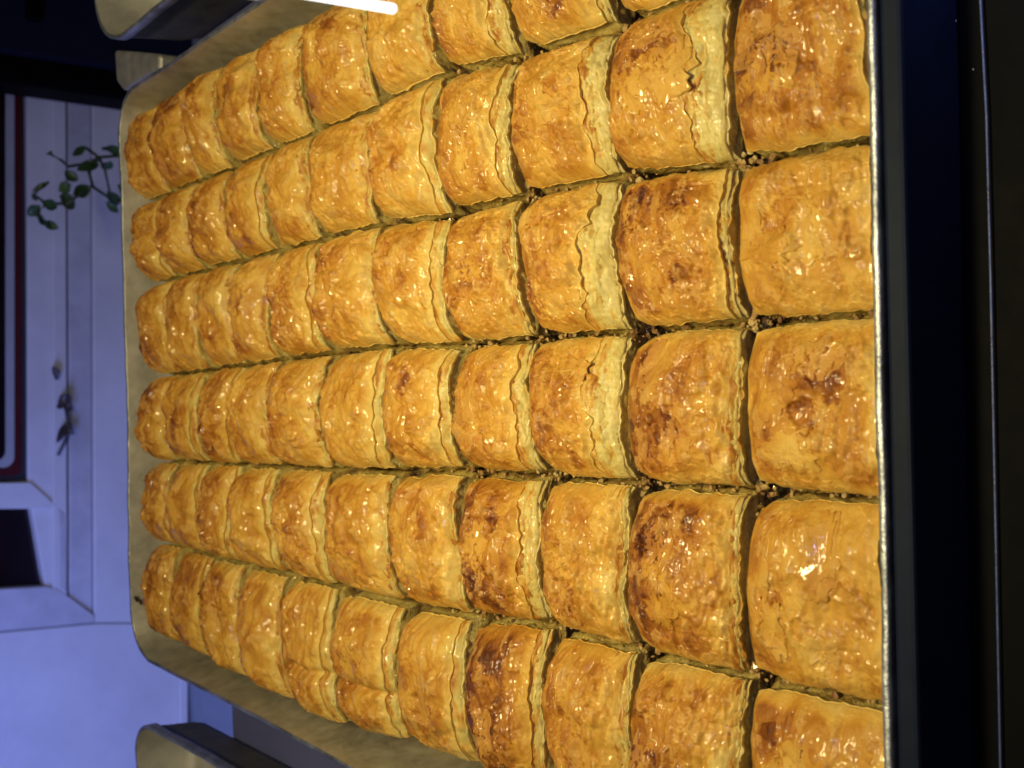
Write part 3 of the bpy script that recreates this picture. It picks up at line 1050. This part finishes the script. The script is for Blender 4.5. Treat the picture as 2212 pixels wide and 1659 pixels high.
# ------------------------------------------------------------------ reflection in the case glass, added as a glowing rod over the top row
tb = thing('reflection_streak', 'short white glass reflection built as a glowing rod over the tray corner', 'glass reflection', at_z(780, 10, .16))
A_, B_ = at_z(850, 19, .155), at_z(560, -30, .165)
o = MB().tube([A_ + (A_ - B_) * .012, A_ + (A_ - B_) * .006, A_, B_], [.0002, .0005, .0007, .00075], 16).build('tube', M_STREAK, tb, smooth=True)
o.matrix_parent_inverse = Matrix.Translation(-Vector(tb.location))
o = MB().tube([B_, B_ + (B_ - A_) * .1], [.0024, .0024], 16).build('streak_end', M_WHITE, tb)
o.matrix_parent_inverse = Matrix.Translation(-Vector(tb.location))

# yellowish metal bracket between the two trays
bk = MB()
q = [at_z(x, y, -.012) for x, y in ((246, 108), (250, 175), (266, 196), (300, 172), (344, 150), (344, 116), (300, 112))]
bk.poly_prism([(p[0], p[1], -.012) for p in q], (0, 0, -.03))
tag(bk.build('bracket', M_TRAY, bevel=.002), 'small yellowish metal bracket between two trays', 'bracket')

# ------------------------------------------------------------------ plant sprig behind the tray
YP = .86
pl = thing('plant_sprig', 'thin plant sprig with small dark green leaves before the white boards', 'plant', at_y(255, 400, YP))


def sh_(p):
    """photo points of the 1000 x 750 enlargement to the 2212 scale"""
    return p[0] / 3.0, p[1] / 3.0


stems = [[(900, 1080), (765, 1010), (640, 1020), (560, 1060), (440, 1080), (400, 1040), (330, 1000)], [(640, 1020), (560, 960)], [(560, 1060), (600, 1200), (540, 1240), (440, 1320), (300, 1320), (240, 1380), (330, 1470)],
         [(900, 1330), (720, 1290), (680, 1100), (640, 1020)], [(720, 1290), (600, 1210)], [(300, 1320), (220, 1260), (310, 1180)]]
for st in stems:
    P3 = [at_y(*sh_(p), YP + .01 * math.sin(i * 2.1)) for i, p in enumerate(st)]
    P3 = [Vector(p) for p in P3]
    o = MB().tube(P3, [.0014] * len(P3), 6).build('stem', M_STEM, pl, smooth=True)
    o.matrix_parent_inverse = Matrix.Translation(-Vector(pl.location))


def leaf(c, d, ln, wd, mt, parent, seed):
    """one leaf blade: c base point, d picture direction (world vector), cupped"""
    rd = random.Random(seed)
    d = Vector(d).normalized()
    nrm = Vector((rd.uniform(-.5, .5), -1, rd.uniform(-.1, .7))).normalized()
    sd = d.cross(nrm).normalized()
    nrm = sd.cross(d)
    V, n = [], 9
    for i in range(n):
        t = i / (n - 1)
        hw = wd * .5 * math.sin(math.pi * min(1, t * .97 + .03)) ** .8
        for s_ in (-1, -.5, 0, .5, 1):
            p = Vector(c) + d * (t * ln) + sd * (hw * s_) + nrm * (-.10 * ln * t * t + .12 * wd * abs(s_) + .05 * ln * math.sin(t * 5 + seed))
            V.append(p[:])
    V2 = V + [tuple(Vector(p) - nrm * .0006) for p in V]
    Q = grid_quads(5, n)
    lp = edge_loop(5, n)
    N = len(V)
    side = np.stack([lp, np.roll(lp, -1), np.roll(lp, -1) + N, lp + N], 1)
    o = mesh_np('leaf', np.array(V2), np.concatenate([Q, Q[:, ::-1] + N, side]), mt, parent)
    o.matrix_parent_inverse = Matrix.Translation(-Vector(parent.location))
    return o


# base and tip of each leaf in the enlargement, width
LV = [((335, 1000), (305, 985), 34, 1), ((470, 1010), (560, 945), 40, 0), ((660, 980), (780, 945), 60, 0), ((690, 950), (800, 1000), 46, 0), ((720, 1050), (665, 1095), 60, 0), ((640, 1060), (505, 1095), 60, 0), ((640, 1040), (560, 1110), 40, 0),
      ((500, 1170), (420, 1110), 55, 0), ((460, 1190), (380, 1240), 62, 1), ((580, 1215), (475, 1265), 70, 0), ((390, 1270), (490, 1340), 80, 1), ((275, 1310), (375, 1345), 56, 0), ((320, 1180), (205, 1240), 28, 0), ((210, 1250), (240, 1310), 26, 0),
      ((260, 1330), (180, 1400), 60, 0), ((225, 1380), (300, 1450), 66, 0), ((280, 1440), (380, 1480), 46, 0), ((700, 1250), (780, 1330), 60, 0), ((690, 1310), (770, 1380), 40, 0), ((760, 1200), (820, 1260), 60, 0), ((830, 980), (900, 1040), 60, 0)]
for i, (b0, t0, wd, lt) in enumerate(LV):
    A3, B3 = at_y(*sh_(b0), YP - .004 + .006 * math.sin(i * 1.7)), at_y(*sh_(t0), YP + .004 - .012 * math.sin(i * 2.9))
    ln = float(np.linalg.norm(B3 - A3))
    leaf(A3, B3 - A3, ln, wd / 3.0 * .00042 * 1.25, M_LEAFL if lt else M_LEAF, pl, i)

# wilted twig hanging before the boards further along
tw = thing('wilted_twig', 'small wilted grey twig before the white boards', 'twig', at_y(140, 870, 1.04))
for st in ([(375, 1290 + 0), (430, 1180), (440, 1080), (420, 960), (395, 900)], [(440, 1080), (470, 1150)], [(345, 720), (365, 800)]):
    P3 = [Vector(at_y(p[0] / 3, p[1] / 3 + 553, 1.090)) for p in st]
    o = MB().tube(P3, [.0018] * len(P3), 6).build('stem', M_DRY, tw, smooth=True)
    o.matrix_parent_inverse = Matrix.Translation(-Vector(tw.location))
for i, (b0, t0, wd) in enumerate([((395, 985), (430, 890), 55), ((420, 960), (470, 1000), 40), ((430, 1080), (370, 1210), 40), ((440, 1090), (470, 1160), 30), ((375, 800), (345, 715), 30), ((410, 960), (370, 980), 36)]):
    A3, B3 = at_y(b0[0] / 3, b0[1] / 3 + 553, 1.088), at_y(t0[0] / 3, t0[1] / 3 + 553, 1.084)
    leaf(A3, B3 - A3, float(np.linalg.norm(B3 - A3)), wd / 3.0 * .0005 * 1.2, M_DRY, tw, 40 + i)
